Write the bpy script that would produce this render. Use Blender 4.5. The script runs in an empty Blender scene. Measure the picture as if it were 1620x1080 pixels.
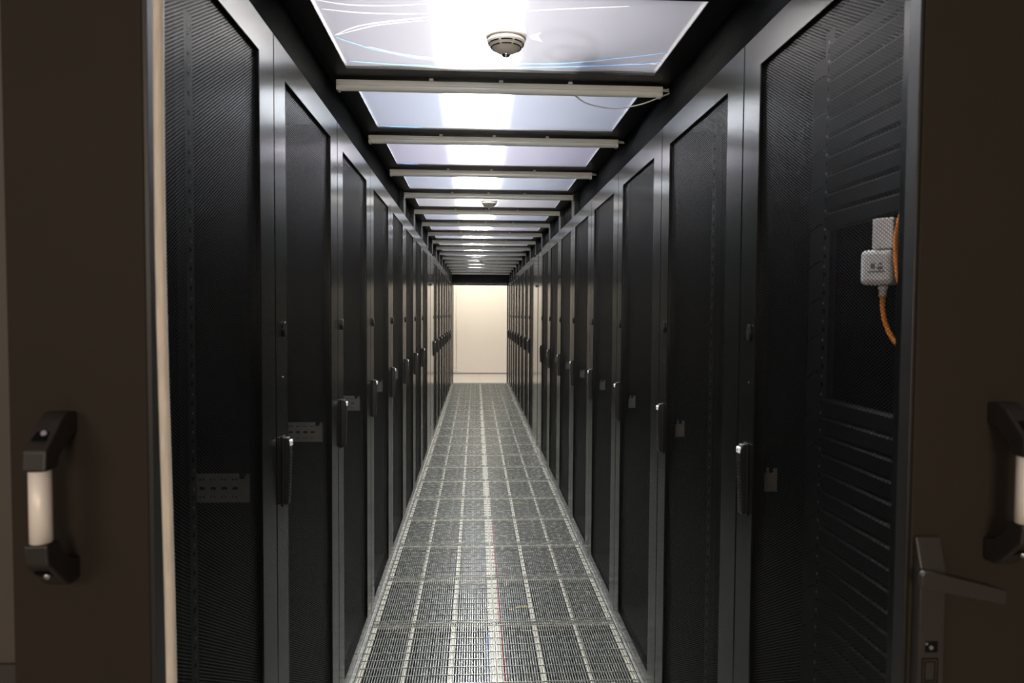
import bpy, bmesh, math, random
from mathutils import Vector, Matrix
random.seed(4)
sc = bpy.context.scene
COL = sc.collection

# ------------------------------------------------------------------ camera
F_PX = 1098.0
cam_d = bpy.data.cameras.new('camera')
cam_d.sensor_width = 36.0
cam_d.lens = F_PX * 36.0 / 1620.0
cam_d.clip_start = 0.05
cam = bpy.data.objects.new('camera', cam_d)
COL.objects.link(cam)
cam.matrix_world = (Matrix.Translation((0, 0, 1.5165)) @ Matrix.Rotation(-0.0518, 4, 'Z')
                    @ Matrix.Rotation(math.pi / 2 - 0.0395, 4, 'X') @ Matrix.Rotation(0.0058, 4, 'Z'))
cam_d.dof.use_dof = True
cam_d.dof.focus_distance = 3.6
cam_d.dof.aperture_fstop = 5.6
sc.camera = cam

# ------------------------------------------------------------------ colour management, world
sc.view_settings.view_transform = 'Standard'
sc.view_settings.look = 'None'
sc.view_settings.gamma = 1.0
sc.view_settings.use_curve_mapping = False
sc.view_settings.exposure = 0.0
w = bpy.data.worlds.new('world')
sc.world = w
w.use_nodes = True
w.node_tree.nodes['Background'].inputs[0].default_value = (1.0, 0.97, 0.92, 1)
w.node_tree.nodes['Background'].inputs[1].default_value = 0.01
try:
    sc.cycles.transparent_max_bounces = 24
    sc.cycles.max_bounces = 10
    sc.cycles.sample_clamp_indirect = 6.0
    sc.cycles.glossy_bounces = 6
    sc.cycles.transmission_bounces = 10
except Exception:
    pass


def area(name, loc, rot, sx, sy, power, col):
    d = bpy.data.lights.new(name, 'AREA')
    d.shape = 'RECTANGLE'
    d.size, d.size_y, d.energy, d.color = sx, sy, power, col
    o = bpy.data.objects.new(name, d)
    COL.objects.link(o)
    o.location, o.rotation_euler = loc, rot
    return o


P_BACK, P_FRONT, P_CEIL_FILL = 78.0, 45.0, 23.0
E_STRIP = 135.0
# corridor lamp beyond the far opening, room lamp behind the camera, then added fills
area('corridor_lamp', (0.1, 16.2, 3.1), (math.radians(8), 0, 0), 2.4, 0.6, P_BACK, (1.0, 0.92, 0.80))
area('entrance_lamp_and_fill', (0.10, -2.6, 1.75), (math.radians(86), 0, 0), 0.9, 0.6, P_FRONT, (1.0, 0.84, 0.69))
area('entrance_lamp_and_fill', (-1.9, -2.0, 2.2), (math.radians(78), 0, math.radians(-35)), 1.4, 0.9, P_FRONT * 0.55, (1.0, 0.86, 0.72))  # added soft fill from the left, reaches the white sensor box
for yy in (3.0, 8.0, 13.0):  # added uplights, brighten the ceiling behind the roof film
    area('ceiling_fill', (-2.2, yy, 2.75), (math.pi, 0, 0), 0.5, 4.0, P_CEIL_FILL, (0.95, 0.95, 1.0))
    area('ceiling_fill', (2.4, yy, 2.75), (math.pi, 0, 0), 0.5, 4.0, P_CEIL_FILL, (0.95, 0.95, 1.0))

# ------------------------------------------------------------------ materials


def mat(name, col=(0.5, 0.5, 0.5), rough=0.5, metal=0.0, spec=0.5, emit=None, es=0.0, noise=0.0, nscale=20.0, bump=0.0, bscale=200.0, rvar=0.0, coat=0.0, ior=1.5, stretch=(1, 1, 1)):
    m = bpy.data.materials.new(name)
    m.use_nodes = True
    nt = m.node_tree
    b = nt.nodes['Principled BSDF']
    b.inputs['Base Color'].default_value = (*col, 1)
    b.inputs['Roughness'].default_value = rough
    b.inputs['Metallic'].default_value = metal
    b.inputs['Specular IOR Level'].default_value = spec
    b.inputs['Coat Weight'].default_value = coat
    b.inputs['IOR'].default_value = ior
    if emit:
        b.inputs['Emission Color'].default_value = (*emit, 1)
        b.inputs['Emission Strength'].default_value = es
    if noise or rvar or bump:
        tc = nt.nodes.new('ShaderNodeTexCoord')
        mp = nt.nodes.new('ShaderNodeMapping')
        mp.inputs['Scale'].default_value = stretch
        nt.links.new(tc.outputs['Object'], mp.inputs[0])
    if noise or rvar:
        n = nt.nodes.new('ShaderNodeTexNoise')
        n.inputs['Scale'].default_value = nscale
        n.inputs['Detail'].default_value = 5
        nt.links.new(mp.outputs[0], n.inputs['Vector'])
    if noise:
        r = nt.nodes.new('ShaderNodeMapRange')
        r.inputs['From Min'].default_value = 0.3
        r.inputs['From Max'].default_value = 0.7
        r.inputs['To Min'].default_value = 1 - noise
        r.inputs['To Max'].default_value = 1 + noise
        nt.links.new(n.outputs['Fac'], r.inputs['Value'])
        x = nt.nodes.new('ShaderNodeVectorMath')
        x.operation = 'SCALE'
        x.inputs[0].default_value = col
        nt.links.new(r.outputs[0], x.inputs['Scale'])
        nt.links.new(x.outputs[0], b.inputs['Base Color'])
    if rvar:
        r = nt.nodes.new('ShaderNodeMapRange')
        r.inputs['From Min'].default_value = 0.3
        r.inputs['From Max'].default_value = 0.7
        r.inputs['To Min'].default_value = rough - rvar
        r.inputs['To Max'].default_value = rough + rvar
        nt.links.new(n.outputs['Fac'], r.inputs['Value'])
        nt.links.new(r.outputs[0], b.inputs['Roughness'])
    if bump:
        n2 = nt.nodes.new('ShaderNodeTexNoise')
        n2.inputs['Scale'].default_value = bscale
        nt.links.new(mp.outputs[0], n2.inputs['Vector'])
        bp = nt.nodes.new('ShaderNodeBump')
        bp.inputs['Strength'].default_value = bump
        bp.inputs['Distance'].default_value = 0.001
        nt.links.new(n2.outputs['Fac'], bp.inputs['Height'])
        nt.links.new(bp.outputs[0], b.inputs['Normal'])
    return m


M = {}
M['frame'] = mat('dark_gloss_paint', (0.006, 0.0065, 0.006), 0.22, 0.0, 0.42, ior=1.5, noise=0.1, nscale=8)
M['body'] = mat('black_cabinet_steel', (0.005, 0.005, 0.005), 0.6, spec=0.15, noise=0.15, nscale=5)
M['rail'] = mat('rack_rail_steel', (0.006, 0.006, 0.006), 0.4, 0.1, noise=0.1, nscale=30)
M['blank'] = mat('blanking_plate_black', (0.004, 0.004, 0.004), 0.5, 0.0, 0.25, noise=0.1, nscale=12)
M['bracket'] = mat('bracket_zinc', (0.21, 0.20, 0.18), 0.45, 0.2, noise=0.1, nscale=40)
M['hole'] = mat('dark_hole', (0.005, 0.005, 0.005), 0.8, spec=0.1, noise=0.1)
M['handle'] = mat('black_handle_plastic', (0.010, 0.010, 0.010), 0.35, spec=0.35, noise=0.1, nscale=30)
M['tag'] = mat('white_sticker', (0.92, 0.92, 0.92), 0.4, noise=0.03, nscale=60)
M['chrome'] = mat('screw_chrome', (0.75, 0.75, 0.74), 0.2, 1.0, noise=0.05, nscale=60)
M['deepblack'] = mat('deep_matt_black', (0.004, 0.004, 0.004), 1.0, spec=0.0, noise=0.1, nscale=10)
M['soot'] = mat('matt_black', (0.008, 0.008, 0.009), 0.6, spec=0.2, noise=0.1, nscale=10)
M['beam'] = mat('ceiling_beam_black', (0.008, 0.008, 0.009), 0.4, spec=0.25, noise=0.15, nscale=6)
M['fascia'] = mat('fascia_gloss', (0.007, 0.007, 0.007), 0.5, spec=0.12, noise=0.1, nscale=6)
M['door'] = mat('door_bronze_paint', (0.0285, 0.0230, 0.0175), 0.6, 0.0, 0.08, noise=0.04, nscale=4, bump=0.05, bscale=500)
M['dooredge'] = mat('door_edge_dark', (0.012, 0.011, 0.010), 0.45, noise=0.1)
M['brush'] = mat('brush_seal', (0.64, 0.575, 0.485), 0.85, noise=0.12, nscale=60, bump=0.5, bscale=400, stretch=(3, 3, 0.3))
M['grip'] = mat('handle_nylon', (0.018, 0.015, 0.013), 0.5, spec=0.45, noise=0.1, nscale=40)
M['alu'] = mat('anodised_tube', (0.86, 0.80, 0.72), 0.45, 0.15, noise=0.03, nscale=30)
M['lever'] = mat('lever_satin', (0.036, 0.031, 0.027), 0.42, 0.2, noise=0.06, nscale=30)
M['galv'] = mat('galvanised_grate', (0.34, 0.35, 0.31), 0.25, 0.5, noise=0.12, nscale=30, rvar=0.08)
M['support'] = mat('cream_support_steel', (0.56, 0.53, 0.43), 0.5, 0.1, noise=0.12, nscale=25)
M['damper'] = mat('damper_blue_grey', (0.030, 0.036, 0.039), 0.4, 0.3, noise=0.15, nscale=12)
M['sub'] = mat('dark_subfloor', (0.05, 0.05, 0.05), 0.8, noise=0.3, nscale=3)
M['floor'] = mat('floor_covering_beige', (0.50, 0.46, 0.41), 0.5, noise=0.04, nscale=6)
M['wall'] = mat('painted_wall_cream', (0.80, 0.755, 0.68), 0.85, noise=0.012, nscale=3, bump=0.1, bscale=60)
M['wallb'] = mat('end_cladding_brown', (0.060, 0.050, 0.039), 0.6, noise=0.04, nscale=5)
M['wallk'] = mat('end_cladding_skirt', (0.030, 0.027, 0.023), 0.6, noise=0.04, nscale=5)
M['kick'] = mat('baseboard_grey', (0.30, 0.29, 0.28), 0.6, noise=0.04, nscale=5)
M['ceil'] = mat('room_ceiling', (0.56, 0.56, 0.72), 0.9, noise=0.06, nscale=2)
M['lamp'] = mat('lamp_housing_ivory', (0.80, 0.80, 0.73), 0.35, spec=0.5, noise=0.03, nscale=15)
M['diff'] = mat('lamp_diffuser_unlit', (0.84, 0.85, 0.80), 0.18, spec=0.6, noise=0.02, nscale=15)
M['det'] = mat('detector_ivory', (0.80, 0.77, 0.69), 0.4, noise=0.03, nscale=30)
M['silver'] = mat('silver_header_strip', (0.88, 0.87, 0.84), 0.4, 0.1, noise=0.05, nscale=10)
M['cable'] = mat('grey_cable', (0.60, 0.60, 0.57), 0.5, noise=0.05, nscale=30)
M['orange'] = mat('orange_cable', (0.95, 0.30, 0.03), 0.5, noise=0.2, nscale=150)
M['white'] = mat('sensor_white', (0.95, 0.94, 0.92), 0.45, noise=0.03, nscale=40)
M['grey'] = mat('sensor_print_grey', (0.25, 0.24, 0.24), 0.5, noise=0.1)
M['red'] = mat('red_cable', (0.30, 0.010, 0.010), 0.5, noise=0.1, nscale=30)
M['blue'] = mat('blue_cable', (0.04, 0.12, 0.55), 0.5, noise=0.1, nscale=30)
M['yellow'] = mat('yellow_cable', (0.75, 0.60, 0.06), 0.5, noise=0.1, nscale=30)
M['coil'] = mat('coil_dark', (0.006, 0.006, 0.012), 0.9, spec=0.0, noise=0.1)
M['tray'] = mat('tray_blue_grey', (0.22, 0.23, 0.34), 0.6, 0.2, noise=0.1, nscale=10)
M['light'] = mat('strip_light_tube', (1, 1, 1), 0.5, emit=(1.0, 0.975, 0.87), es=E_STRIP)
M['panelf'] = mat('filler_panel_gloss', (0.050, 0.046, 0.042), 0.16, 0.1, 0.8, noise=0.05, nscale=8)


def perf_material():
    m = bpy.data.materials.new('perforated_steel')
    m.use_nodes = True
    nt = m.node_tree
    b = nt.nodes['Principled BSDF']
    b.inputs['Base Color'].default_value = (0.007, 0.007, 0.007, 1)
    b.inputs['Roughness'].default_value = 0.34
    b.inputs['Metallic'].default_value = 0.0
    b.inputs['Specular IOR Level'].default_value = 0.28
    out = nt.nodes['Material Output']
    tc = nt.nodes.new('ShaderNodeTexCoord')
    sep = nt.nodes.new('ShaderNodeSeparateXYZ')
    nt.links.new(tc.outputs['Object'], sep.inputs[0])

    def math_(op, a, bb=None):
        n = nt.nodes.new('ShaderNodeMath')
        n.operation = op
        for i, v in enumerate((a, bb)):
            if v is None:
                continue
            if isinstance(v, (int, float)):
                n.inputs[i].default_value = v
            else:
                nt.links.new(v, n.inputs[i])
        return n.outputs[0]
    p = 0.0068

    def cell(off):
        u = math_('SUBTRACT', math_('FRACT', math_('ADD', math_('DIVIDE', sep.outputs['Z'], p), off)), 0.5)
        v = math_('SUBTRACT', math_('FRACT', math_('ADD', math_('DIVIDE', sep.outputs['Y'], p * 1.732), off)), 0.5)
        v = math_('MULTIPLY', v, 1.732)
        return math_('SQRT', math_('ADD', math_('MULTIPLY', u, u), math_('MULTIPLY', v, v)))
    d = math_('MINIMUM', cell(0.25), cell(0.75))
    mask = math_('LESS_THAN', d, 0.41)
    tr = nt.nodes.new('ShaderNodeBsdfTransparent')
    mx = nt.nodes.new('ShaderNodeMixShader')
    nt.links.new(mask, mx.inputs[0])
    nt.links.new(b.outputs[0], mx.inputs[1])
    nt.links.new(tr.outputs[0], mx.inputs[2])
    nt.links.new(mx.outputs[0], out.inputs['Surface'])
    return m


M['perf'] = perf_material()


def film_material(name, tcol, wt, wr, rough, lcol):
    """thin plastic sheet: part clear, part milky, part hazy"""
    m = bpy.data.materials.new(name)
    m.use_nodes = True
    nt = m.node_tree
    nt.nodes.remove(nt.nodes['Principled BSDF'])
    out = nt.nodes['Material Output']
    tc = nt.nodes.new('ShaderNodeTexCoord')
    mp = nt.nodes.new('ShaderNodeMapping')
    mp.inputs['Scale'].default_value = (5, 1.2, 1)
    nz = nt.nodes.new('ShaderNodeTexNoise')
    nz.inputs['Scale'].default_value = 3.0
    nz.inputs['Detail'].default_value = 4
    nt.links.new(tc.outputs['Object'], mp.inputs[0])
    nt.links.new(mp.outputs[0], nz.inputs['Vector'])
    bp = nt.nodes.new('ShaderNodeBump')
    bp.inputs['Strength'].default_value = 0.12
    bp.inputs['Distance'].default_value = 0.004
    nt.links.new(nz.outputs['Fac'], bp.inputs['Height'])
    tr = nt.nodes.new('ShaderNodeBsdfTransparent')
    tr.inputs[0].default_value = (*tcol, 1)
    rf = nt.nodes.new('ShaderNodeBsdfRefraction')
    rf.inputs['Color'].default_value = (*tcol, 1)
    rf.inputs['Roughness'].default_value = rough
    rf.inputs['IOR'].default_value = 1.35
    nt.links.new(bp.outputs[0], rf.inputs['Normal'])
    tl = nt.nodes.new('ShaderNodeBsdfTranslucent')
    tl.inputs[0].default_value = (*lcol, 1)
    gl = nt.nodes.new('ShaderNodeBsdfGlossy')
    gl.inputs['Roughness'].default_value = 0.12
    nt.links.new(bp.outputs[0], gl.inputs['Normal'])
    m1 = nt.nodes.new('ShaderNodeMixShader')
    m1.inputs[0].default_value = wr
    nt.links.new(tr.outputs[0], m1.inputs[1])
    nt.links.new(rf.outputs[0], m1.inputs[2])
    m2 = nt.nodes.new('ShaderNodeMixShader')
    m2.inputs[0].default_value = wt
    nt.links.new(m1.outputs[0], m2.inputs[1])
    nt.links.new(tl.outputs[0], m2.inputs[2])
    fr = nt.nodes.new('ShaderNodeFresnel')
    fr.inputs['IOR'].default_value = 1.12
    m3 = nt.nodes.new('ShaderNodeMixShader')
    nt.links.new(fr.outputs[0], m3.inputs[0])
    nt.links.new(m2.outputs[0], m3.inputs[1])
    nt.links.new(gl.outputs[0], m3.inputs[2])
    nt.links.new(m3.outputs[0], out.inputs['Surface'])
    return m


M['film'] = film_material('protective_film', (0.92, 0.91, 0.97), 0.025, 0.55, 0.28, (0.78, 0.78, 0.92))
M['film_blue'] = film_material('protective_film_bluish', (0.80, 0.86, 1.0), 0.025, 0.55, 0.28, (0.66, 0.74, 0.98))
M['film_violet'] = film_material('protective_film_violet', (0.85, 0.84, 1.0), 0.025, 0.55, 0.28, (0.72, 0.72, 0.98))
M['glass'] = film_material('clear_polycarbonate', (0.96, 0.96, 0.965), 0.015, 0.0, 0.05, (0.8, 0.8, 0.9))
M['crease'] = film_material('film_crease', (0.98, 0.98, 1.0), 0.6, 0.5, 0.3, (0.97, 0.98, 1.0))
M['crease_blue'] = film_material('film_crease_blue', (0.72, 0.88, 1.0), 0.5, 0.5, 0.3, (0.45, 0.70, 1.0))

# ------------------------------------------------------------------ mesh helpers


class MB:
    def __init__(s):
        s.bm = bmesh.new()
        s.mats = []

    def mi(s, m):
        if m not in s.mats:
            s.mats.append(m)
        return s.mats.index(m)

    def box(s, x0, x1, y0, y1, z0, z1, m):
        i = s.mi(m)
        v = [s.bm.verts.new((x, y, z)) for x in (x0, x1) for y in (y0, y1) for z in (z0, z1)]
        for f in ((0, 1, 3, 2), (4, 6, 7, 5), (0, 4, 5, 1), (2, 3, 7, 6), (0, 2, 6, 4), (1, 5, 7, 3)):
            fc = s.bm.faces.new([v[k] for k in f])
            fc.material_index = i
        return v

    def bbox(s, x0, x1, y0, y1, z0, z1, m, r=0.003, seg=2):
        v = s.box(x0, x1, y0, y1, z0, z1, m)
        es = list({e for q in v for e in q.link_edges})
        i = s.mi(m)
        res = bmesh.ops.bevel(s.bm, geom=es, offset=r, segments=seg, affect='EDGES', profile=0.5)
        for f in res['faces']:
            f.material_index = i

    def prism(s, pts, plane, a, b, m, r=0.0):
        """pts polygon in a plane ('xy','yz','xz') extruded from a to b along the third axis"""
        i = s.mi(m)

        def P(p, t):
            return {'xy': (p[0], p[1], t), 'yz': (t, p[0], p[1]), 'xz': (p[0], t, p[1])}[plane]
        A = [s.bm.verts.new(P(p, a)) for p in pts]
        B = [s.bm.verts.new(P(p, b)) for p in pts]
        n = len(pts)
        fs = [s.bm.faces.new(A), s.bm.faces.new(B[::-1])]
        for k in range(n):
            fs.append(s.bm.faces.new((A[k], B[k], B[(k + 1) % n], A[(k + 1) % n])))
        for f in fs:
            f.material_index = i
        if r:
            es = list({e for q in A + B for e in q.link_edges})
            res = bmesh.ops.bevel(s.bm, geom=es, offset=r, segments=2, affect='EDGES', profile=0.5)
            for f in res['faces']:
                f.material_index = i

    def tube(s, pts, r, m, seg=8, cap=True, flat=1.0):
        i = s.mi(m)
        pts = [Vector(p) for p in pts]
        rings = []
        up = None
        for k, p in enumerate(pts):
            t = (pts[min(k + 1, len(pts) - 1)] - pts[max(k - 1, 0)]).normalized()
            if up is None:
                up = Vector((0, 0, 1)) if abs(t.z) < 0.9 else Vector((1, 0, 0))
            n = (up - t * up.dot(t)).normalized()
            up = n
            b = t.cross(n)
            rr = r[k] if isinstance(r, (list, tuple)) else r
            rings.append([s.bm.verts.new(p + (n * math.cos(q) * flat + b * math.sin(q)) * rr)
                          for q in [2 * math.pi * j / seg for j in range(seg)]])
        for a, b in zip(rings, rings[1:]):
            for j in range(seg):
                f = s.bm.faces.new((a[j], a[(j + 1) % seg], b[(j + 1) % seg], b[j]))
                f.material_index = i
                f.smooth = True
        if cap:
            for q in (rings[0][::-1], rings[-1]):
                f = s.bm.faces.new(q)
                f.material_index = i

    def lathe(s, prof, cx, cy, m, seg=32):
        """prof list of (r, z) about a vertical axis at cx, cy"""
        i = s.mi(m)
        rings = []
        for r, z in prof:
            rings.append([s.bm.verts.new((cx + r * math.cos(2 * math.pi * j / seg), cy + r * math.sin(2 * math.pi * j / seg), z)) for j in range(seg)])
        for a, b in zip(rings, rings[1:]):
            for j in range(seg):
                f = s.bm.faces.new((a[j], a[(j + 1) % seg], b[(j + 1) % seg], b[j]))
                f.material_index = i
                f.smooth = True
        for q in (rings[0][::-1], rings[-1]):
            f = s.bm.faces.new(q)
            f.material_index = i

    def build(s, name, parent=None, smooth=False):
        bmesh.ops.recalc_face_normals(s.bm, faces=s.bm.faces)
        me = bpy.data.meshes.new(name)
        s.bm.to_mesh(me)
        s.bm.free()
        for k in s.mats:
            me.materials.append(M[k])
        if smooth:
            for p in me.polygons:
                p.use_smooth = True
        o = bpy.data.objects.new(name, me)
        COL.objects.link(o)
        if parent is not None:
            o.parent = parent
        return o


def curve_pts(ctrl, n=8):
    """Catmull-Rom through control points"""
    P = [Vector(c) for c in ctrl]
    P = [P[0] * 2 - P[1]] + P + [P[-1] * 2 - P[-2]]
    out = []
    for k in range(1, len(P) - 2):
        a, b, c, d = P[k - 1:k + 3]
        for j in range(n):
            t = j / n
            out.append(0.5 * ((2 * b) + (c - a) * t + (2 * a - 5 * b + 4 * c - d) * t * t + (3 * b - a - 3 * c + d) * t ** 3))
    out.append(P[-2])
    return out


def tag(o, label, cat, group=None, kind=None):
    o['label'] = label
    if cat:
        o['category'] = cat
    if group:
        o['group'] = group
    if kind:
        o['kind'] = kind
    return o


def struct(o, label):
    o['kind'] = 'structure'
    o['label'] = label
    return o


def thing(name, loc, rz, label, cat, group=None):
    o = bpy.data.objects.new(name, None)
    COL.objects.link(o)
    o.empty_display_size = 0.1
    o.location = loc
    o.rotation_euler = (0, 0, rz)
    return tag(o, label, cat, group)


def copy_tree(o, parent=None):
    c = o.copy()
    COL.objects.link(c)
    c.parent = parent
    for ch in list(o.children):
        copy_tree(ch, c)
    return c


# ------------------------------------------------------------------ measures
XL, XR = -0.511, 0.695          # planes of the cabinet fronts
GL, GR = -0.503, 0.690          # edges of the grating
ZT = 2.217                      # cabinet height
ZC = 2.389                      # underside of the aisle roof
YF = 15.34                      # end of grating
WO = 0.8                        # cabinet width
T0, TP = 2.184, 0.5881          # first grating row, pitch
TROWS = 22
TEND = T0 + TP * TROWS          # 15.12
ORD = ['first', 'second', 'third', 'fourth', 'fifth', 'sixth', 'seventh', 'eighth', 'ninth', 'tenth', 'eleventh', 'twelfth',
       'thirteenth', 'fourteenth', 'fifteenth', 'sixteenth', 'seventeenth', 'eighteenth', 'nineteenth', 'twentieth',
       'twenty-first', 'twenty-second', 'twenty-third']

# ------------------------------------------------------------------ setting
b = MB()
b.box(-4.0, 4.2, -4.5, T0, -0.04, 0.0, 'floor')
b.box(-4.0, GL - 0.004, T0, 17.5, -0.04, 0.0, 'floor')
b.box(GR + 0.004, 4.2, T0, 17.5, -0.04, 0.0, 'floor')
b.box(GL - 0.004, 0.093 - 0.001, YF, 17.5, -0.04, 0.0, 'floor')
b.box(0.093 + 0.001, GR + 0.004, YF, 17.5, -0.04, 0.0, 'floor')
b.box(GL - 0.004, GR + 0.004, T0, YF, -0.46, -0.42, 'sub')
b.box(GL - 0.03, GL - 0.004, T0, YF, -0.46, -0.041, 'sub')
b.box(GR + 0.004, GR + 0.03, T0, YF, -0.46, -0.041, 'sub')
struct(b.build('floor'), 'beige raised floor around the grated aisle')

b = MB()
b.box(-4.0, 4.2, 17.5, 17.6, 0.0, 3.5, 'wall')
struct(b.build('wall_back'), 'bright cream wall beyond the far end of the aisle')
b = MB()
b.box(-4.1, -4.0, -4.5, 17.6, 0, 3.5, 'wall')
struct(b.build('wall_west'), 'cream side wall of the room')
b = MB()
b.box(4.2, 4.3, -4.5, 17.6, 0, 3.5, 'wall')
struct(b.build('wall_east'), 'cream side wall of the room')
b = MB()
b.box(-4.0, 4.2, -4.6, -4.5, 0, 3.5, 'wall')
struct(b.build('wall_front'), 'cream wall behind the viewer')
b = MB()
b.box(-4.1, 4.3, -4.6, 17.6, 3.5, 3.6, 'ceil')
struct(b.build('ceiling'), 'pale ceiling of the room seen through the roof panels')
b = MB()
b.box(-4.0, 4.2, 17.488, 17.5, 0.0, 0.012, 'kick')
b.box(-4.0, 4.2, 17.480, 17.5, 0.0, 0.035, 'kick')
struct(b.build('baseboard_back'), 'thin grey skirting at the foot of the cream wall')

# cladding of the row ends beside the entrance, extended as an added light-blocking partition
b = MB()
b.box(-4.0, XL - 0.03, 0.965, 0.990, 0.0, 2.45, 'wallb')
b.box(-4.0, 0.09, 0.965, 0.990, 2.4505, 3.5, 'wallb')  # unseen bulkhead, added to keep the upper light off the doors
struct(b.build('wall_left'), 'brown end cladding left of the entrance door, with added light-blocking bulkhead overhead')
b = MB()
b.box(-1.75, XL - 0.03, 0.9605, 0.965, 0.0, 1.036, 'wallk')
struct(b.build('trim_4'), 'dark lower panel on the left end cladding')
b = MB()
b.box(XR + 0.03, 4.2, 0.965, 0.990, 0.0, 2.45, 'wallb')
b.box(0.092, 4.2, 0.965, 0.990, 2.4505, 3.5, 'wallb')  # right half of the added bulkhead, blocks light above the entrance
struct(b.build('wall_right'), 'brown end cladding behind the right entrance door, with added light-blocking bulkhead overhead')

# aisle roof: side rails and cross beams (one continuous frame)
PX0, PX1 = -0.466, 0.645        # opening of the roof panels
b = MB()
b.box(XL - 0.06, PX0, 0.95, 15.3, ZC, ZC + 0.05, 'beam')
b.box(PX1, XR + 0.06, 0.95, 15.3, ZC, ZC + 0.05, 'beam')
PAN = []
for k in range(-1, 16):
    y0 = 1.940 + 0.8 * k
    y1 = y0 + 0.600
    PAN.append((k, y0, y1))
    b.box(PX0, PX1, y1, y0 + 0.8, ZC, ZC + 0.05, 'beam')
b.box(PX0, PX1, 0.95, 1.14, ZC, ZC + 0.05, 'beam')
b.box(PX0, PX1, 1.940 + 0.8 * 16, 15.3, ZC, ZC + 0.05, 'beam')
struct(b.build('trim_1'), 'black frame of side rails and cross beams holding the roof panels')

# fascia between cabinets and roof, glossy panels between matt posts
for nm, sx, X, lab in (('trim_2', -1, XL, 'left'), ('trim_3', 1, XR, 'right')):
    b = MB()
    xa, xb = sorted((X + sx * 0.035, X + sx * 0.05))
    b.box(xa, xb, 1.0, 15.3, ZT, ZC, 'deepblack')
    for k in range(-2, 17):
        yc = 2.64 + 0.8 * k
        if yc < 4.6:
            continue
        xa, xb = sorted((X + sx * 0.004, X + sx * 0.035))
        b.box(xa, xb, yc - 0.07, yc + 0.07, ZT + 0.001, ZC, 'fascia')
        xa, xb = sorted((X + sx * 0.022, X + sx * 0.035))
        b.box(xa, xb, yc + 0.10, yc + 0.62, ZT + 0.005, ZC - 0.06, 'deepblack')
    struct(b.build(nm), 'black fascia above the %s row of cabinets' % lab)

# portal at the far end
b = MB()
b.box(XL - 0.5, XR + 0.5, 15.22, 15.30, 2.183, 2.389, 'beam')
b.box(XL - 0.5, GL + 0.006, 15.22, 15.30, 0.0, 2.183, 'soot')
b.box(GR - 0.012, XR + 0.5, 15.22, 15.30, 0.0, 2.183, 'soot')
b.box(GL + 0.006, GR - 0.012, 15.22, 15.30, 2.141, 2.160, 'soot')
b.prism([(15.18, 2.158), (15.18, 2.161), (15.215, 2.190), (15.215, 2.158)], 'yz', GL + 0.006, GR - 0.012, 'silver')
b.box(-4.0, 4.2, 15.31, 15.34, 2.40, 3.5, 'wall')  # unseen bulkhead added to shield the far wall from the strip light
struct(b.build('trim_5'), 'black portal with silver head strip at the aisle end, added light-blocking bulkhead above')

# silver edge rails beside the grating
for nm, xa, xb, lab in (('trim_6', GL - 0.006, GL + 0.006, 'left'), ('trim_7', GR - 0.006, GR + 0.006, 'right')):
    b = MB()
    b.box(xa, xb, T0, YF, -0.03, 0.004, 'galv')
    b.box(xa - 0.004, xb + 0.004, T0, YF, -0.034, -0.030, 'support')
    struct(b.build(nm), 'slim metal edge rail along the %s side of the grating' % lab)

# ------------------------------------------------------------------ server cabinets
proto_left = thing('server_cabinet', (0, 0, 0), 0, 'tmp', 'cabinet')


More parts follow.
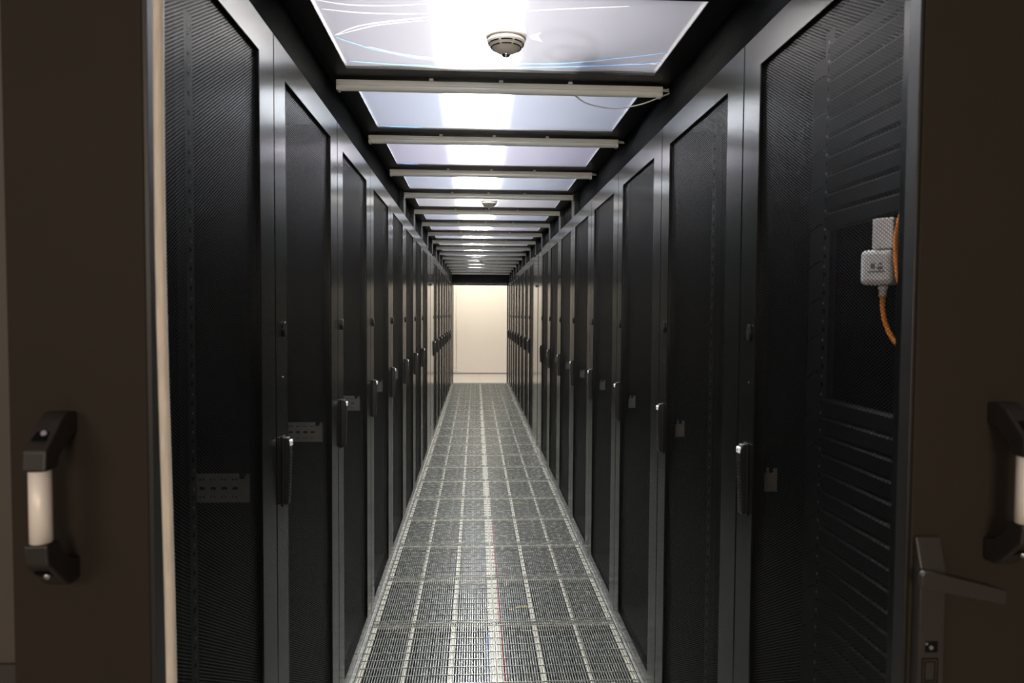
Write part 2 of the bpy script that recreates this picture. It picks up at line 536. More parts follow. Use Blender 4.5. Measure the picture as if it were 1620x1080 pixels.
def make_cabinet(root):
    D = 1.1
    t = 0.018
    # local: front plane x=0 facing +x, width y 0..0.8
    b = MB()
    fx = -0.034
    b.box(-D, fx, 0.002, 0.002 + t, 0.0, ZT, 'body')
    b.box(-D, fx, WO - 0.002 - t, WO - 0.002, 0.0, ZT, 'body')
    b.box(-D, -D + t, 0.002 + t, WO - 0.002 - t, 0.0, ZT, 'body')
    b.box(-D + t, fx, 0.002 + t, WO - 0.002 - t, ZT - t, ZT, 'body')
    b.box(-D + t, fx, 0.002 + t, WO - 0.002 - t, 0.0, 0.06, 'body')
    b.build('cabinet_body', root)
    # rack rails with square holes
    for y0, sg in ((0.145, 1), (0.635, -1)):
        b = MB()
        b.box(-0.170, -0.150, y0 - 0.01, y0 + 0.02, 0.06, ZT - 0.02, 'rail')
        b.box(-0.150, -0.148, y0 - 0.012, y0 + 0.030, 0.06, ZT - 0.02, 'rail')
        z = 0.1
        while z < 2.15:
            b.box(-0.1482, -0.1474, y0 + 0.004, y0 + 0.014, z, z + 0.010, 'hole')
            b.box(-0.1474, -0.1454, y0 + 0.006, y0 + 0.012, z + 0.0222, z + 0.028, 'bracket')
            z += 0.04445
        b.build('rack_rail', root)
    # front door: frame
    b = MB()
    a0, a1 = 0.0025, WO - 0.0025
    y0, y1, z0, z1 = 0.105, 0.682, 0.076, 2.131
    i = b.mi('frame')
    th = 0.030
    zb = 0.012

    def ring(x, ya, yb, za, zc):
        return [b.bm.verts.new(p) for p in ((x, ya, za), (x, yb, za), (x, yb, zc), (x, ya, zc))]
    r = 0.002
    R = [ring(-th, a0, a1, zb, ZT), ring(-r, a0, a1, zb, ZT), ring(0, a0 + r, a1 - r, zb + r, ZT - r),
         ring(0, y0 - r, y1 + r, z0 - r, z1 + r), ring(-r, y0, y1, z0, z1), ring(-th, y0, y1, z0, z1)]
    for p, q in zip(R, R[1:] + R[:1]):
        for k in range(4):
            f = b.bm.faces.new((p[k], p[(k + 1) % 4], q[(k + 1) % 4], q[k]))
            f.material_index = i
    door = b.build('cabinet_door', root)
    b = MB()
    pi_ = b.mi('perf')
    q = [b.bm.verts.new(p) for p in ((-0.010, y0, z0), (-0.010, y1, z0), (-0.010, y1, z1), (-0.010, y0, z1))]
    f = b.bm.faces.new(q)
    f.material_index = pi_
    b.build('perforated_panel', door)
    # swivel handle, tapered, ribbed inner edge, white sticker on its head
    b = MB()
    yc = 0.062
    prof = [(0.0, 1.012), (0.010, 1.006), (0.016, 1.010), (0.021, 1.165), (0.020, 1.178), (0.014, 1.187), (0.0, 1.187)]
    b.prism(prof, 'xz', yc - 0.0125, yc + 0.0125, 'handle', r=0.003)
    b.bbox(0.0, 0.003, yc - 0.0155, yc + 0.0155, 1.003, 1.190, 'handle', r=0.001)
    for k in range(14):
        z = 1.03 + k * 0.0085
        b.box(0.012, 0.0180 + 0.0024 * k / 8, yc - 0.009, yc + 0.009, z, z + 0.0045, 'handle')
    b.bbox(0.014, 0.0235, yc - 0.0115, yc + 0.0115, 1.163, 1.180, 'tag', r=0.003)
    b.box(0.0234, 0.0238, yc - 0.004, yc + 0.004, 1.169, 1.174, 'grey')
    b.box(0.0170, 0.0210, yc - 0.0118, yc - 0.0114, 1.170, 1.174, 'grey')
    b.box(0.0170, 0.0210, yc + 0.0114, yc + 0.0118, 1.170, 1.174, 'grey')
    b.build('swivel_handle', door)
    # oval lock cap
    b = MB()
    n = 20
    pts = [(0.072 + 0.011 * math.cos(2 * math.pi * k / n), 1.473 + 0.021 * math.sin(2 * math.pi * k / n)) for k in range(n)]
    b.prism(pts, 'yz', 0.0, 0.007, 'handle', r=0.002)
    b.build('lock_cap', door)
    b = MB()
    pts = [(0.066 + 0.003 * math.cos(2 * math.pi * k / 10), 1.345 + 0.003 * math.sin(2 * math.pi * k / 10)) for k in range(10)]
    b.prism(pts, 'yz', 0.0, 0.0015, 'chrome')
    b.build('indicator_dot', door)


def add_bracket(root):
    """perforated zinc mounting plate behind the mesh, local coordinates"""
    b = MB()
    y = 0.70
    b.prism([(-0.172, 1.056), (-0.036, 1.056), (-0.036, 1.123), (-0.044, 1.126), (-0.050, 1.112), (-0.062, 1.112), (-0.062, 1.126), (-0.172, 1.126)], 'xz', y, y + 0.003, 'bracket')
    for cx in (-0.150, -0.124, -0.098, -0.072):
        for z in (1.070, 1.091, 1.112):
            for dx in ((-0.004, 0.004) if z != 1.091 else (-0.002, 0.004)):
                rr = 0.0022 if z != 1.091 else 0.004
                b.prism([(cx + dx + rr * math.cos(k * math.pi / 4), z + rr * math.sin(k * math.pi / 4)) for k in range(8)], 'xz', y - 0.0006, y, 'hole')
    b.prism([(-0.163 + 0.004 * math.cos(k * math.pi / 4), 1.091 + 0.004 * math.sin(k * math.pi / 4)) for k in range(8)], 'xz', y - 0.003, y, 'chrome')
    b.build('mounting_bracket', root)


def add_lock_plate(root):
    """small notched plate seen through the mesh beside the handle"""
    b = MB()
    y = 0.055
    b.prism([(-0.084, 1.062), (-0.050, 1.062), (-0.050, 1.108), (-0.056, 1.108), (-0.056, 1.124), (-0.062, 1.124), (-0.062, 1.110), (-0.074, 1.110), (-0.074, 1.122), (-0.084, 1.122)], 'xz', y, y + 0.003, 'bracket')
    b.prism([(-0.066 + 0.003 * math.cos(k * math.pi / 4), 1.150 + 0.003 * math.sin(k * math.pi / 4)) for k in range(8)], 'xz', y, y + 0.012, 'chrome')
    b.build('lock_plate', root)


def add_blanking(root):
    for za, zb in ((0.12, 1.30), (1.72, 2.14)):
        b = MB()
        z = 0.12
        while z < 2.14:
            if za <= z < zb:
                b.prism([(-0.146, z), (-0.139, z + 0.006), (-0.139, z + 0.036), (-0.146, z + 0.0425)], 'xz', 0.17, 0.63, 'blank')
            z += 0.04445
        b.box(-0.149, -0.146, 0.17, 0.63, za, z - 0.002 if zb > 2 else zb + 0.02, 'body')
        b.build('blanking_plates', root)
    b = MB()
    z = 0.2
    while z < 2.1:
        pts = [(-0.15 + 0.055 * math.sin(t), 0.115 - 0.03 * math.cos(t * 1.0), z + 0.028 * math.cos(t * 2)) for t in [math.pi * k / 12 for k in range(13)]]
        b.tube(pts, 0.0015, 'hole', seg=6)
        z += 0.0889
    b.box(-0.156, -0.146, 0.08, 0.15, 0.16, 2.14, 'rail')
    b.build('cable_rings', root)


make_cabinet(proto_left)
proto_right = copy_tree(proto_left)
add_bracket(proto_left)
add_lock_plate(proto_right)
first_r = None

GRP_L = 'perforated black server cabinets of the left row'
GRP_R = 'perforated black server cabinets of the right row'
near_l = ['black server cabinet beside the brush seal, nearest in the left row'] + \
         ['black perforated server cabinet, %s from the camera in the left row' % ORD[k] for k in range(1, 8)]
near_r = ['black server cabinet holding the white sensor box, nearest in the right row'] + \
         ['black perforated server cabinet, %s from the camera in the right row' % ORD[k] for k in range(1, 8)]
far_l = ['black server cabinet, left row, %s beyond the plain filler panel' % ORD[k] for k in range(8)]
far_r = ['black server cabinet, right row, %s beyond the plain filler panel' % ORD[k] for k in range(8)]
FY = 8.35
WF = 0.8
for k in range(8):
    o = proto_left if k == 0 else copy_tree(proto_left)
    o.location = (XL, 1.0 + 0.8 * k, 0)
    tag(o, near_l[k], 'cabinet', GRP_L)
    o = proto_right if k == 0 else copy_tree(proto_right)
    o.location = (XR, 1.8 + 0.8 * k, 0)
    o.rotation_euler = (0, 0, math.pi)
    tag(o, near_r[k], 'cabinet', GRP_R)
for k in range(8):
    o = copy_tree(proto_left)
    o.location = (XL, FY + 0.8 * k, 0)
    tag(o, far_l[k], 'cabinet', 'server cabinets beyond the left filler panel')
    o = copy_tree(proto_right)
    o.location = (XR, FY + 0.8 * (k + 1), 0)
    o.rotation_euler = (0, 0, math.pi)
    tag(o, far_r[k], 'cabinet', 'server cabinets beyond the right filler panel')

add_blanking(proto_right)

# plain filler panels between the two blocks of cabinets
for side, X, sx in (('left', XL, 1), ('right', XR, -1)):
    root = thing('filler_panel', (X, 7.4, 0), 0, 'plain lower two-leaf filler panel in the middle of the %s row' % side, 'panel', 'plain filler panels')
    for ya, yb in ((0.004, 0.36), (0.44, 0.945)):
        b = MB()
        xa, xb = sorted((0.0, -sx * 0.03))
        b.bbox(xa, xb, ya, yb, 0.012, 2.195, 'panelf', r=0.003)
        b.build('panel_leaf', root)
    b = MB()
    xa, xb = sorted((-sx * 0.034, -sx * 0.6))
    b.box(xa, xb, 0.004, 0.945, 0.0, 2.19, 'body')
    b.build('cabinet_body', root)
    b = MB()
    xa, xb = sorted((0.0, sx * 0.02))
    if side == 'left':
        b.bbox(xa, xb, 0.30, 0.325, 1.822, 1.850, 'handle', r=0.003)
    else:
        b.bbox(xa, xb, 0.50, 0.525, 1.822, 1.850, 'handle', r=0.003)
    b.build('latch', root)

# end filler after last far cabinet
for nm, X, sx, lab in (('trim_8', XL, -1, 'left'), ('trim_9', XR, 1, 'right')):
    b = MB()
    xa, xb = sorted((X, X + sx * 0.3))
    b.box(xa, xb, FY + 6.4 + 0.002, 15.215, 0.0, ZT, 'frame')
    struct(b.build(nm), 'dark end post closing the %s row beside the far portal' % lab)

# ------------------------------------------------------------------ grating
tile = thing('floor_grate', (0, 0, 0), 0, 'tmp', 'floor grate')
TW = (GR - GL - 0.016) / 2      # tile width
TL = TP
b = MB()
nb = 53
for k in range(nb):
    x = 0.004 + (TW - 0.008) * k / (nb - 1)
    b.box(x - 0.0019, x + 0.0019, 0.004, TL - 0.004, -0.010, -0.001, 'galv')
for k in range(9):
    y = 0.030 + (TL - 0.060) * k / 8
    b.box(0.003, TW - 0.003, y - 0.0017, y + 0.0017, -0.004, 0.0012, 'galv')
for y in (0.003, TL - 0.006):
    b.box(0.003, TW - 0.003, y, y + 0.003, -0.010, 0.001, 'galv')
b.build('bar_grating', tile)
b = MB()
for x0, x1 in ((0.0, 0.023), (TW / 3 - 0.009, TW / 3 + 0.009), (2 * TW / 3 - 0.009, 2 * TW / 3 + 0.009), (TW - 0.023, TW)):
    b.box(x0, x1, 0.020, TL - 0.020, -0.018, -0.0105, 'support')
b.box(0, TW, 0.0, 0.020, -0.018, -0.0105, 'support')
b.box(0, TW, TL - 0.020, TL, -0.018, -0.0105, 'support')
b.build('support_frame', tile)
b = MB()
ns = 36
for k in range(ns):
    x = 0.012 + (TW - 0.024) * k / (ns - 1)
    b.box(x - 0.0038, x + 0.0038, 0.03, TL - 0.03, -0.047, -0.045, 'damper')
b.build('damper_slats', tile)
first = True
for c, (x0, side) in enumerate(((GL + 0.007, 'left'), (0.0935 + 0.001, 'right'))):
    for r_ in range(TROWS):
        o = tile if first else copy_tree(tile)
        first = False
        o.location = (x0, T0 + TP * r_ + 0.0005, 0)
        tag(o, 'metal bar floor grate, %s half of the aisle, %s row from the camera' % (side, ORD[r_]), 'floor grate', 'bar grates of the aisle floor')
# closing strip to end of grating
b = MB()
b.box(GL + 0.007, GR - 0.007, TEND + 0.002, YF - 0.002, -0.03, 0.0, 'galv')
struct(b.build('trim_10'), 'closing metal strip at the far end of the grating')

for nm, mt, pts, r, lab in (
        ('data_cable', 'red', [(0.1262, 2.3, -0.022), (0.1262, 3.0, -0.022), (0.1264, 3.8, -0.022), (0.1260, 4.6, -0.022), (0.1262, 5.3, -0.022)], 0.0033, 'thin red cable running lengthwise below the grating right of centre'),
        ('data_cable', 'blue', [(0.052, 2.6, -0.026), (0.056, 2.9, -0.026), (0.058, 3.15, -0.030), (0.062, 3.3, -0.035)], 0.004, 'short blue cable below the grating left of the red one'),
        ('data_cable', 'yellow', [(0.18, 3.56, -0.026), (0.25, 3.60, -0.026), (0.31, 3.585, -0.026)], 0.004, 'short yellow cable lying across below the near grating'),
        ('data_cable', 'yellow', [(0.31, 5.56, -0.026), (0.35, 5.61, -0.026), (0.40, 5.62, -0.026)], 0.004, 'short yellow cable lying below the grating farther down the aisle')):
    b = MB()
    b.tube(curve_pts(pts, 6), r, mt, seg=6)
    tag(b.build(nm), lab, 'cable', 'cables below the grating')

# ------------------------------------------------------------------ unlit tube lamps under the beams
lampP = thing('tube_lamp', (0, 0, 0), 0, 'tmp', 'lamp')
LX0, LX1 = -0.520, 0.703
b = MB()
b.bbox(LX0, LX1, -0.018, 0.020, -0.020, 0.0, 'lamp', r=0.003)
b.build('lamp_housing', lampP)
b = MB()
n = 12
pts = [(0.017 * math.cos(math.pi + math.pi * k / n), -0.0205 + 0.017 * math.sin(math.pi + math.pi * k / n)) for k in range(n + 1)]
b.prism(pts, 'yz', LX0 + 0.012, LX1 - 0.012, 'diff')
b.build('lamp_diffuser', lampP)
for xa in (LX0 + 0.0, LX1 - 0.012):
    b = MB()
    b.bbox(xa, xa + 0.012, -0.019, 0.019, -0.039, -0.0205, 'lamp', r=0.003)
    b.build('end_cap', lampP)
for xa in (-0.17, 0.09, 0.35):
    b = MB()
    b.bbox(xa - 0.008, xa + 0.008, -0.022, 0.022, 0.0, 0.009, 'lamp', r=0.002)
    b.build('fixing_clip', lampP)
b = MB()
b.tube(curve_pts([(LX1, 0.0, -0.012), (LX1 + 0.03, -0.004, -0.014), (LX1 + 0.055, -0.01, -0.018), (LX1 + 0.062, 0.0, -0.010), (LX1 + 0.05, 0.012, -0.004), (LX1 + 0.02, 0.012, -0.004), (LX1 - 0.01, 0.012, 0.002)], 6), 0.0032, 'cable', seg=6)
b.build('supply_cable', lampP)
for k in range(16):
    o = lampP if k == 0 else copy_tree(lampP)
    o.location = (0.0 + random.uniform(-0.006, 0.006) * (k > 0), 2.645 + 0.8 * k, ZC - 0.0095)
    tag(o, 'unlit white tube lamp under the roof beam, %s from the camera' % ORD[k], 'lamp', 'unlit tube lamps across the aisle roof')
b = MB()
b.tube(curve_pts([(0.36, 0.024, -0.018), (0.42, 0.03, -0.055), (0.52, 0.02, -0.075), (0.62, 0.01, -0.062), (0.70, -0.008, -0.035), (0.750, -0.006, -0.012), (0.742, 0.0, -0.002), (0.70, 0.0, -0.012)], 8), 0.0028, 'cable', seg=6)
b.build('loose_cable', lampP)

# ------------------------------------------------------------------ translucent roof panels
ROOF = []
for k, y0, y1 in PAN:
    root = thing('roof_panel', (0, y0, ZC), 0, 'tmp', 'roof panel', 'filmed translucent roof panels')
    if k == -1:
        root['label'] = 'translucent roof panel just overhead, in front of the first beam'
    elif k == 0:
        root['label'] = 'translucent roof panel with creased film and the nearest smoke detector'
    else:
        root['label'] = 'translucent roof panel behind the %s tube lamp from the camera' % ORD[k - 1]
    w_ = y1 - y0
    b = MB()
    b.box(PX0 + 0.001, PX1 - 0.001, 0.001, w_ - 0.001, 0.006, 0.010, 'glass')
    b.build('clear_sheet', root)
    # protective film with a wavy far edge that stops short of the beam
    b = MB()
    i = b.mi(['film', 'film_blue', 'film_violet', 'film_blue'][k % 4])
    gap = [0.030, 0.014, 0.012, 0.010][min(max(k, 0), 3)] if k >= 0 else 0.01
    n = 40
    low, top = [], []
    rows = 6
    G = []
    for j in range(rows + 1):
        row = []
        for q in range(n + 1):
            x = PX0 + 0.0005 + (PX1 - PX0 - 0.001) * q / n
            fy = j / rows
            yend = w_ - 0.003 - gap * (0.55 + 0.45 * math.sin(q * 0.31 + k) * math.sin(q * 0.13 + 2 * k))
            y = 0.003 + (yend - 0.003) * fy
            z = 0.0028 + 0.0003 * math.sin(q * 0.5 + j * 1.7 + k)
            row.append((x, y, z))
        G.append(row)
    A = [[b.bm.verts.new(p) for p in row] for row in G]
    for j in range(rows):
        for q in range(n):
            f = b.bm.faces.new((A[j][q], A[j][q + 1], A[j + 1][q + 1], A[j + 1][q]))
            f.material_index = i
    o = b.build('protective_film', root)
    for p in o.data.polygons:
        p.use_smooth = True
    if o.data.polygons[0].normal.z > 0:
        o.data.flip_normals()
    ROOF.append(root)

# creases in the film of the nearest panels (world coordinates turned into panel coordinates)
def crease(root, y0, pts, r, mt):
    b = MB()
    P = curve_pts([(x, y - y0, -0.0012) for x, y in pts], 8)
    b.tube(P, [r * (0.25 + 0.75 * math.sin(math.pi * (0.06 + 0.88 * j / (len(P) - 1)))) for j in range(len(P))], mt, seg=6, flat=0.35)
    b.build('film_crease', root)


R0, Y0 = ROOF[1], 1.940
crease(R0, Y0, [(-0.449, 2.244), (-0.38, 2.18), (-0.31, 2.142), (-0.187, 2.102), (-0.053, 2.067), (0.161, 2.023), (0.436, 1.978)], 0.0042, 'crease')
crease(R0, Y0, [(-0.44, 2.240), (-0.37, 2.195), (-0.30, 2.155), (-0.18, 2.118), (-0.05, 2.085)], 0.0030, 'crease')
crease(R0, Y0, [(-0.451, 2.255), (-0.402, 2.301), (-0.341, 2.351), (-0.259, 2.395), (-0.173, 2.429), (0.009, 2.448), (0.286, 2.438), (0.504, 2.368), (0.635, 2.315)], 0.0045, 'crease_blue')
crease(R0, Y0, [(-0.36, 2.325), (-0.26, 2.385), (-0.15, 2.418), (-0.02, 2.432)], 0.0035, 'crease')
crease(R0, Y0, [(-0.451, 1.996), (-0.366, 2.02), (-0.254, 2.019), (-0.125, 1.997)], 0.0035, 'crease')
crease(R0, Y0, [(-0.449, 2.052), (-0.337, 2.071), (-0.184, 2.069), (-0.037, 2.042)], 0.0035, 'crease')
crease(R0, Y0, [(-0.447, 2.464), (-0.271, 2.487), (0.009, 2.490), (0.29, 2.470), (0.566, 2.425), (0.635, 2.400)], 0.006, 'crease_blue')
crease(R0, Y0, [(0.35, 2.47), (0.45, 2.445), (0.55, 2.425), (0.63, 2.42)], 0.004, 'crease')
crease(ROOF[2], 2.740, [(-0.45, 3.28), (-0.40, 3.30), (-0.33, 3.305), (-0.25, 3.312)], 0.006, 'crease_blue')
crease(ROOF[3], 3.540, [(-0.45, 4.09), (-0.41, 4.105), (-0.34, 4.11)], 0.007, 'crease_blue')
crease(ROOF[3], 3.540, [(0.62, 3.62), (0.50, 3.60), (0.30, 3.585), (0.12, 3.58)], 0.004, 'crease')

# ------------------------------------------------------------------ smoke detectors
detP = thing('smoke_detector', (0, 0, 0), 0, 'tmp', 'smoke detector')
b = MB()
b.lathe([(0.050, 0.034), (0.060, 0.030), (0.063, 0.010), (0.064, -0.004), (0.062, -0.010)], 0, 0, 'det')
b.build('mounting_base', detP)
b = MB()
b.lathe([(0.058, -0.0105), (0.0605, -0.014), (0.0585, -0.020), (0.048, -0.034), (0.030, -0.047), (0.018, -0.053), (0.014, -0.0533)], 0, 0, 'det')
cap = b.build('detector_cap', detP)
for q in range(8):
    for rr, zz in ((0.0545, -0.0254), (0.0465, -0.0354)):
        b = MB()
        a0 = q * math.pi / 4 + 0.07
        a1 = (q + 1) * math.pi / 4 - 0.07
        pts = [((rr + 0.0008) * math.cos(a0 + (a1 - a0) * j / 8), (rr + 0.0008) * math.sin(a0 + (a1 - a0) * j / 8), zz) for j in range(9)]
        b.tube(pts, 0.0019, 'hole', seg=6)
        b.build('air_slot', cap)
b = MB()
b.lathe([(0.014, -0.0535), (0.015, -0.056), (0.010, -0.062), (0.004, -0.064)], 0, 0, 'chrome')
b.build('sensor_tip', detP)
DET = [(0.091, 2.225, 'smoke detector in the nearest roof panel, largest in view'), (0.097, 5.42, 'smoke detector behind the fourth tube lamp'),
       (0.086, 11.04, 'smoke detector far down the aisle, second farthest'), (0.092, 13.44, 'smoke detector nearest the far portal')]
for k, (x, y, lab) in enumerate(DET):
    o = detP if k == 0 else copy_tree(detP)
    o.location = (x, y, ZC + 0.001)
    o.rotation_euler = (0, 0, math.pi / 8)
    tag(o, lab, 'smoke detector', 'smoke detectors in the aisle roof')

# torn film around the nearest detector
b = MB()
for pts in ([(0.035, 2.19), (-0.005, 2.165), (0.0, 2.15), (0.04, 2.17)], [(0.165, 2.20), (0.195, 2.165), (0.19, 2.20), (0.205, 2.235), (0.17, 2.225)],
            [(0.04, 2.21), (0.0, 2.20), (0.02, 2.22)]):
    i = b.mi('crease')
    vs = [b.bm.verts.new((x, y - Y0, -0.002 - 0.004 * (j % 2))) for j, (x, y) in enumerate(pts)]
    f = b.bm.faces.new(vs)
    f.material_index = i
o = b.build('torn_film', R0)
md = o.modifiers.new('thick', 'SOLIDIFY')
md.thickness = 0.0006

# ------------------------------------------------------------------ above the roof: strip light, cable tray, cable coil, ducts
root = thing('strip_light', (0.0, 8.0, 3.0), 0, 'long continuous strip light glowing above the roof panels', 'light')
b = MB()
for q in range(67):
    ya = -6.8 + 0.2 * q
    i = b.mi('light')
    f = b.bm.faces.new([b.bm.verts.new(p) for p in ((-0.12, ya, 0.0), (-0.12, ya + 0.2, 0.0), (0.12, ya + 0.2, 0.0), (0.12, ya, 0.0))])
    f.material_index = i
b.box(-0.12, 0.12, -6.8, 6.6, 0.001, 0.012, 'lamp')
b.build('light_tube', root)
b = MB()
b.box(-0.135, 0.135, -6.8, 6.6, 0.0125, 0.06, 'lamp')
b.build('light_housing', root)
for k in range(5):
    b = MB()
    b.tube([(0, -6.2 + 3.1 * k, 0.0605), (0, -6.2 + 3.1 * k, 0.4995)], 0.005, 'cable', seg=6)
    b.build('hanger', root)
for xs, lab in ((0.72, 'right'), (-0.72, 'left')):
    b = MB()
    b.box(xs - 0.15, xs - 0.135, 1.5, 15.0, 2.95, 3.01, 'tray')
    b.box(xs + 0.135, xs + 0.15, 1.5, 15.0, 2.95, 3.01, 'tray')
    y = 1.6
    while y < 15:
        b.box(xs - 0.135, xs + 0.135, y, y + 0.03, 2.955, 2.975, 'tray')
        y += 0.3
    y = 2.9
    while y < 15:
        for q in (-0.13, 0.13):
            b.box(xs + q - 0.012, xs + q + 0.012, y, y + 0.024, 3.01, 3.5, 'tray')
        y += 0.9
    tag(b.build('cable_tray'), 'blue-grey ladder cable tray dimly seen above the %s side of the roof' % lab, 'cable tray', 'cable trays above the roof')
b = MB()
b.tube(curve_pts([(0.17, 2.45, 2.47), (0.20, 2.44, 2.60), (0.30, 2.42, 2.66), (0.40, 2.44, 2.60), (0.40, 2.48, 2.52), (0.32, 2.50, 2.47), (0.25, 2.48, 2.50), (0.28, 2.46, 2.56), (0.37, 2.46, 2.55)], 8), 0.014, 'coil', seg=8)
b.bbox(0.33, 0.42, 2.42, 2.50, 2.440, 2.53, 'coil', r=0.01)
tag(b.build('cable_coil'), 'dim cable coil with plug resting on the nearest roof panel', 'cable')

# ------------------------------------------------------------------ entrance doors
DYF, DYB = 0.930, 0.957


def pull_handle(parent, x, zc, mirror=1):
    h = 0.098
    b = MB()
    # polyline in (y,z): foot at door, arm out, socket along tube
    for s_ in (1, -1):
        prof_o = [(0.0, h + 0.012), (-0.022, h + 0.014), (-0.034, h + 0.006), (-0.068, 0.070), (-0.070, 0.045), (-0.043, 0.045), (-0.043, 0.062), (-0.022, h - 0.018), (0.0, h - 0.018)]
        b.prism([(DYF + y, zc + s_ * z) for y, z in prof_o], 'yz', x - 0.0145, x + 0.0145, 'grip', r=0.003)
        # pocket with screw on sloping face
        y1, z1, y2, z2 = -0.041, h - 0.003, -0.058, 0.080
        b.prism([(DYF + y1 - 0.0028, zc + s_ * (z1 - 0.002)), (DYF + y2 - 0.0028, zc + s_ * (z2 + 0.002)), (DYF + y2 + 0.004, zc + s_ * z2), (DYF + y1 + 0.004, zc + s_ * z1)], 'yz', x - 0.008, x + 0.008, 'hole')
        b.tube([(x + 0.003, DYF - 0.046, zc + s_ * 0.086), (x + 0.003, DYF - 0.0530, zc + s_ * 0.0900)], 0.0035, 'chrome', seg=10)
    o = b.build('pull_handle', parent)
    b = MB()
    n = 20
    b.tube([(x, DYF - 0.0565, zc - 0.0445), (x, DYF - 0.0565, zc + 0.0445)], 0.0125, 'alu', seg=n)
    b.build('grip_tube', o)
    return o


b = MB()
b.bbox(-0.606, -0.4305, DYF, DYB, 0.02, 2.30, 'door', r=0.002)
dl = struct(b.build('door_1'), 'left entrance door leaf, dark brown, with brush seal edge')
b = MB()
b.bbox(-0.430, -0.4235, DYF - 0.001, DYB, 0.02, 2.30, 'dooredge', r=0.001)
b.build('edge_profile', dl)
# brush seal, slightly wavy
b = MB()
i = b.mi('brush')
rings = []
for k in range(61):
    z = 0.02 + 2.28 * k / 60
    dx = 0.0022 * math.sin(z * 2.6 + 0.6) + 0.0012 * math.sin(z * 7)
    c = (-0.4105 + dx + 0.004 * max(0.0, min(1.0, (1.9 - z) / 0.9)), DYF + 0.004)
    rings.append([b.bm.verts.new((c[0] + 0.0068 * math.cos(a), c[1] + 0.006 * math.sin(a), z)) for a in [2 * math.pi * j / 12 for j in range(12)]])
for p, q in zip(rings, rings[1:]):
    for j in range(12):
        f = b.bm.faces.new((p[j], p[(j + 1) % 12], q[(j + 1) % 12], q[j]))
        f.material_index = i
        f.smooth = True
b.bm.faces.new(rings[0][::-1]).material_index = i
b.bm.faces.new(rings[-1]).material_index = i
b.build('brush_seal', dl)
pull_handle(dl, -0.534, 1.277)

b = MB()
b.bbox(0.609, 1.15, DYF, DYB, 0.02, 2.30, 'door', r=0.002)
dr = struct(b.build('door_2'), 'right entrance door leaf, dark brown, with lever handle')
b = MB()
b.bbox(0.6035, 0.6085, DYF + 0.002, DYB, 0.02, 2.30, 'dooredge', r=0.001)
b.build('edge_profile', dr)
pull_handle(dr, 0.728, 1.288)
# lever set
b = MB()
b.prism([(DYF, 0.86), (DYF - 0.012, 0.865), (DYF - 0.018, 0.90), (DYF - 0.018, 1.17), (DYF - 0.005, 1.210), (DYF, 1.210)], 'yz', 0.6125, 0.6490, 'lever', r=0.002)
plate = b.build('lock_plate', dr)
b = MB()
b.box(0.622, 0.640, DYF - 0.0185, DYF - 0.0182, 1.052, 1.068, 'hole')
b.tube([(0.629, DYF - 0.0185, 1.060), (0.629, DYF - 0.0215, 1.060)], 0.0028, 'chrome', seg=10)
b.tube([(0.623, DYF - 0.0185, 1.065), (0.623, DYF - 0.0205, 1.065)], 0.0018, 'chrome', seg=8)
b.build('key_slot', plate)
b = MB()
for z0, z1, x0, x1 in ((1.008, 1.0095, 0.618, 0.641), (1.0425, 1.044, 0.618, 0.641), (1.012, 1.013, 0.622, 0.637), (1.0385, 1.0395, 0.622, 0.637)):
    b.box(x0, x1, DYF - 0.0190, DYF - 0.0182, z0, z1, 'hole')
for x0, z0, z1 in ((0.618, 1.008, 1.044), (0.640, 1.008, 1.044), (0.622, 1.012, 1.0395), (0.636, 1.012, 1.0395)):
    b.box(x0, x0 + 0.001, DYF - 0.0190, DYF - 0.0182, z0, z1, 'hole')
b.build('lock_cover', plate)
b = MB()
b.tube([(0.619, DYF - 0.0175, 1.157), (0.619, DYF - 0.024, 1.157)], 0.0100, 'lever', seg=20)
b.prism([(0.605, 1.165), (0.609, 1.1705), (0.617, 1.1705), (0.726, 1.1425), (0.726, 1.1225), (0.611, 1.1465), (0.605, 1.150)], 'xz', DYF - 0.032, DYF - 0.023, 'lever', r=0.0018)
b.build('lever_handle', dr)
# top track holding both leaves
b = MB()
b.box(-1.75, 1.95, 0.92, 0.962, 2.302, 2.45, 'dooredge')
struct(b.build('trim_11'), 'dark head track above the entrance doors')

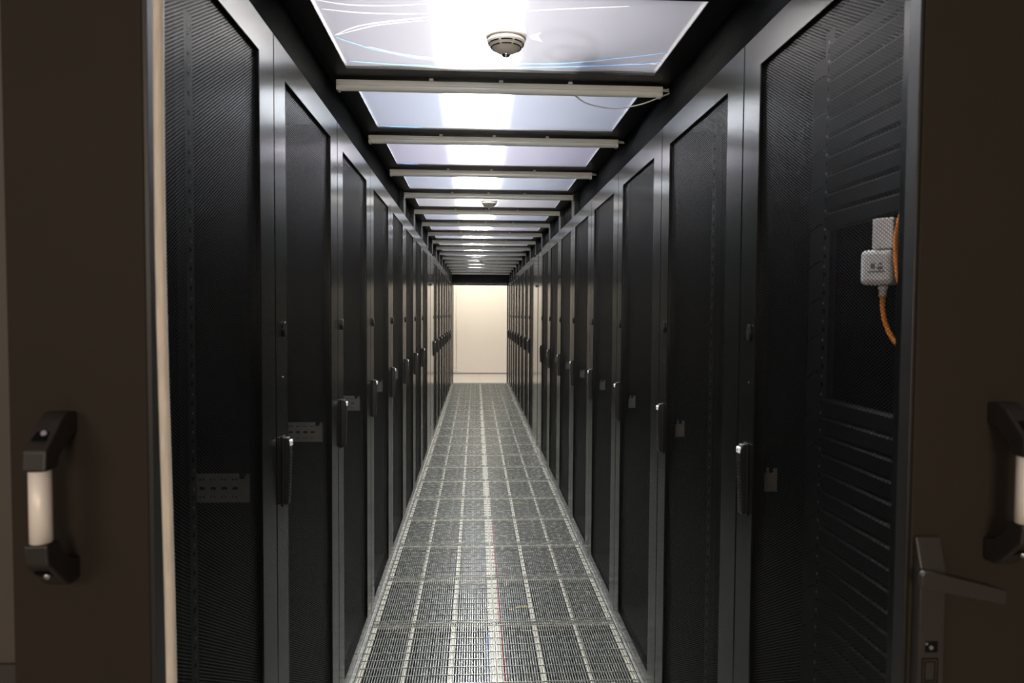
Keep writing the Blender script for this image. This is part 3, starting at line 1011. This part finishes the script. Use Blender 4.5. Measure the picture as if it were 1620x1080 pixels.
# ------------------------------------------------------------------ white sensor box and orange cable in the nearest right cabinet
root = thing('door_sensor', (0.768, 1.285, 1.576), math.radians(-50), 'white sensor box behind the mesh of the nearest right cabinet', 'sensor')
b = MB()
b.bbox(-0.032, 0.026, -0.020, 0.026, 0.0, 0.066, 'white', r=0.009, seg=3)
bx = b.build('sensor_box', root)
b = MB()
for x0, x1, z0, z1 in ((-0.012, -0.004, 0.030, 0.040), (0.0, 0.010, 0.028, 0.034), (0.002, 0.008, 0.037, 0.041), (-0.016, 0.012, 0.0235, 0.0255)):
    b.box(x0, x1, -0.0206, -0.0199, z0, z1, 'grey')
b.build('printed_mark', bx)
b = MB()
b.bbox(-0.011, 0.026, -0.018, 0.022, 0.0665, 0.124, 'white', r=0.002)
up = b.build('sensor_head', root)
b = MB()
for k in range(5):
    b.box(0.0258, 0.0264, -0.008, 0.008, 0.082 + 0.007 * k, 0.085 + 0.007 * k, 'hole')
b.build('vent_slots', up)
b = MB()
b.tube([(0.004, 0.0, -0.002), (0.004, 0.0, -0.010)], 0.0085, 'white', seg=8)
b.tube([(0.004, 0.0, -0.010), (0.004, 0.0, -0.022)], 0.0065, 'white', seg=12)
b.build('cable_gland', root)
b = MB()
b.tube(curve_pts([(0.7706, 1.282, 1.5535), (0.771, 1.281, 1.53), (0.774, 1.274, 1.50), (0.781, 1.260, 1.472), (0.793, 1.237, 1.454), (0.805, 1.205, 1.450)], 8), 0.0045, 'orange', seg=8)
tag(b.build('orange_cable'), 'orange cable hanging from the bottom of the white sensor box', 'cable', 'orange sensor cables')
b = MB()
b.tube(curve_pts([(0.760, 1.195, 1.735), (0.758, 1.208, 1.705), (0.757, 1.221, 1.665), (0.757, 1.222, 1.630), (0.757, 1.214, 1.590), (0.758, 1.198, 1.555)], 8), 0.0045, 'orange', seg=8)
tag(b.build('orange_cable'), 'orange cable arching beside the white sensor box, right of it', 'cable', 'orange sensor cables')

# ------------------------------------------------------------------ far wall details
root = thing('wall_conduit', (-0.492, 17.485, 0.05), 0, 'thin pale vertical conduit on the far cream wall', 'pipe')
b = MB()
b.tube([(0, 0, 0.06), (0, 0, 2.7)], 0.006, 'wall', seg=8)
b.build('pipe', root)
for z in (0.12, 0.67, 1.28, 1.90, 2.4):
    b = MB()
    b.bbox(-0.012, 0.012, -0.010, 0.0145, z - 0.010, z + 0.010, 'cable', r=0.002)
    b.build('pipe_clip', root)
b = MB()
b.bbox(-0.035, 0.035, -0.025, 0.0, -0.03, 0.03, 'cable', r=0.004)
b.build('junction_box', root)
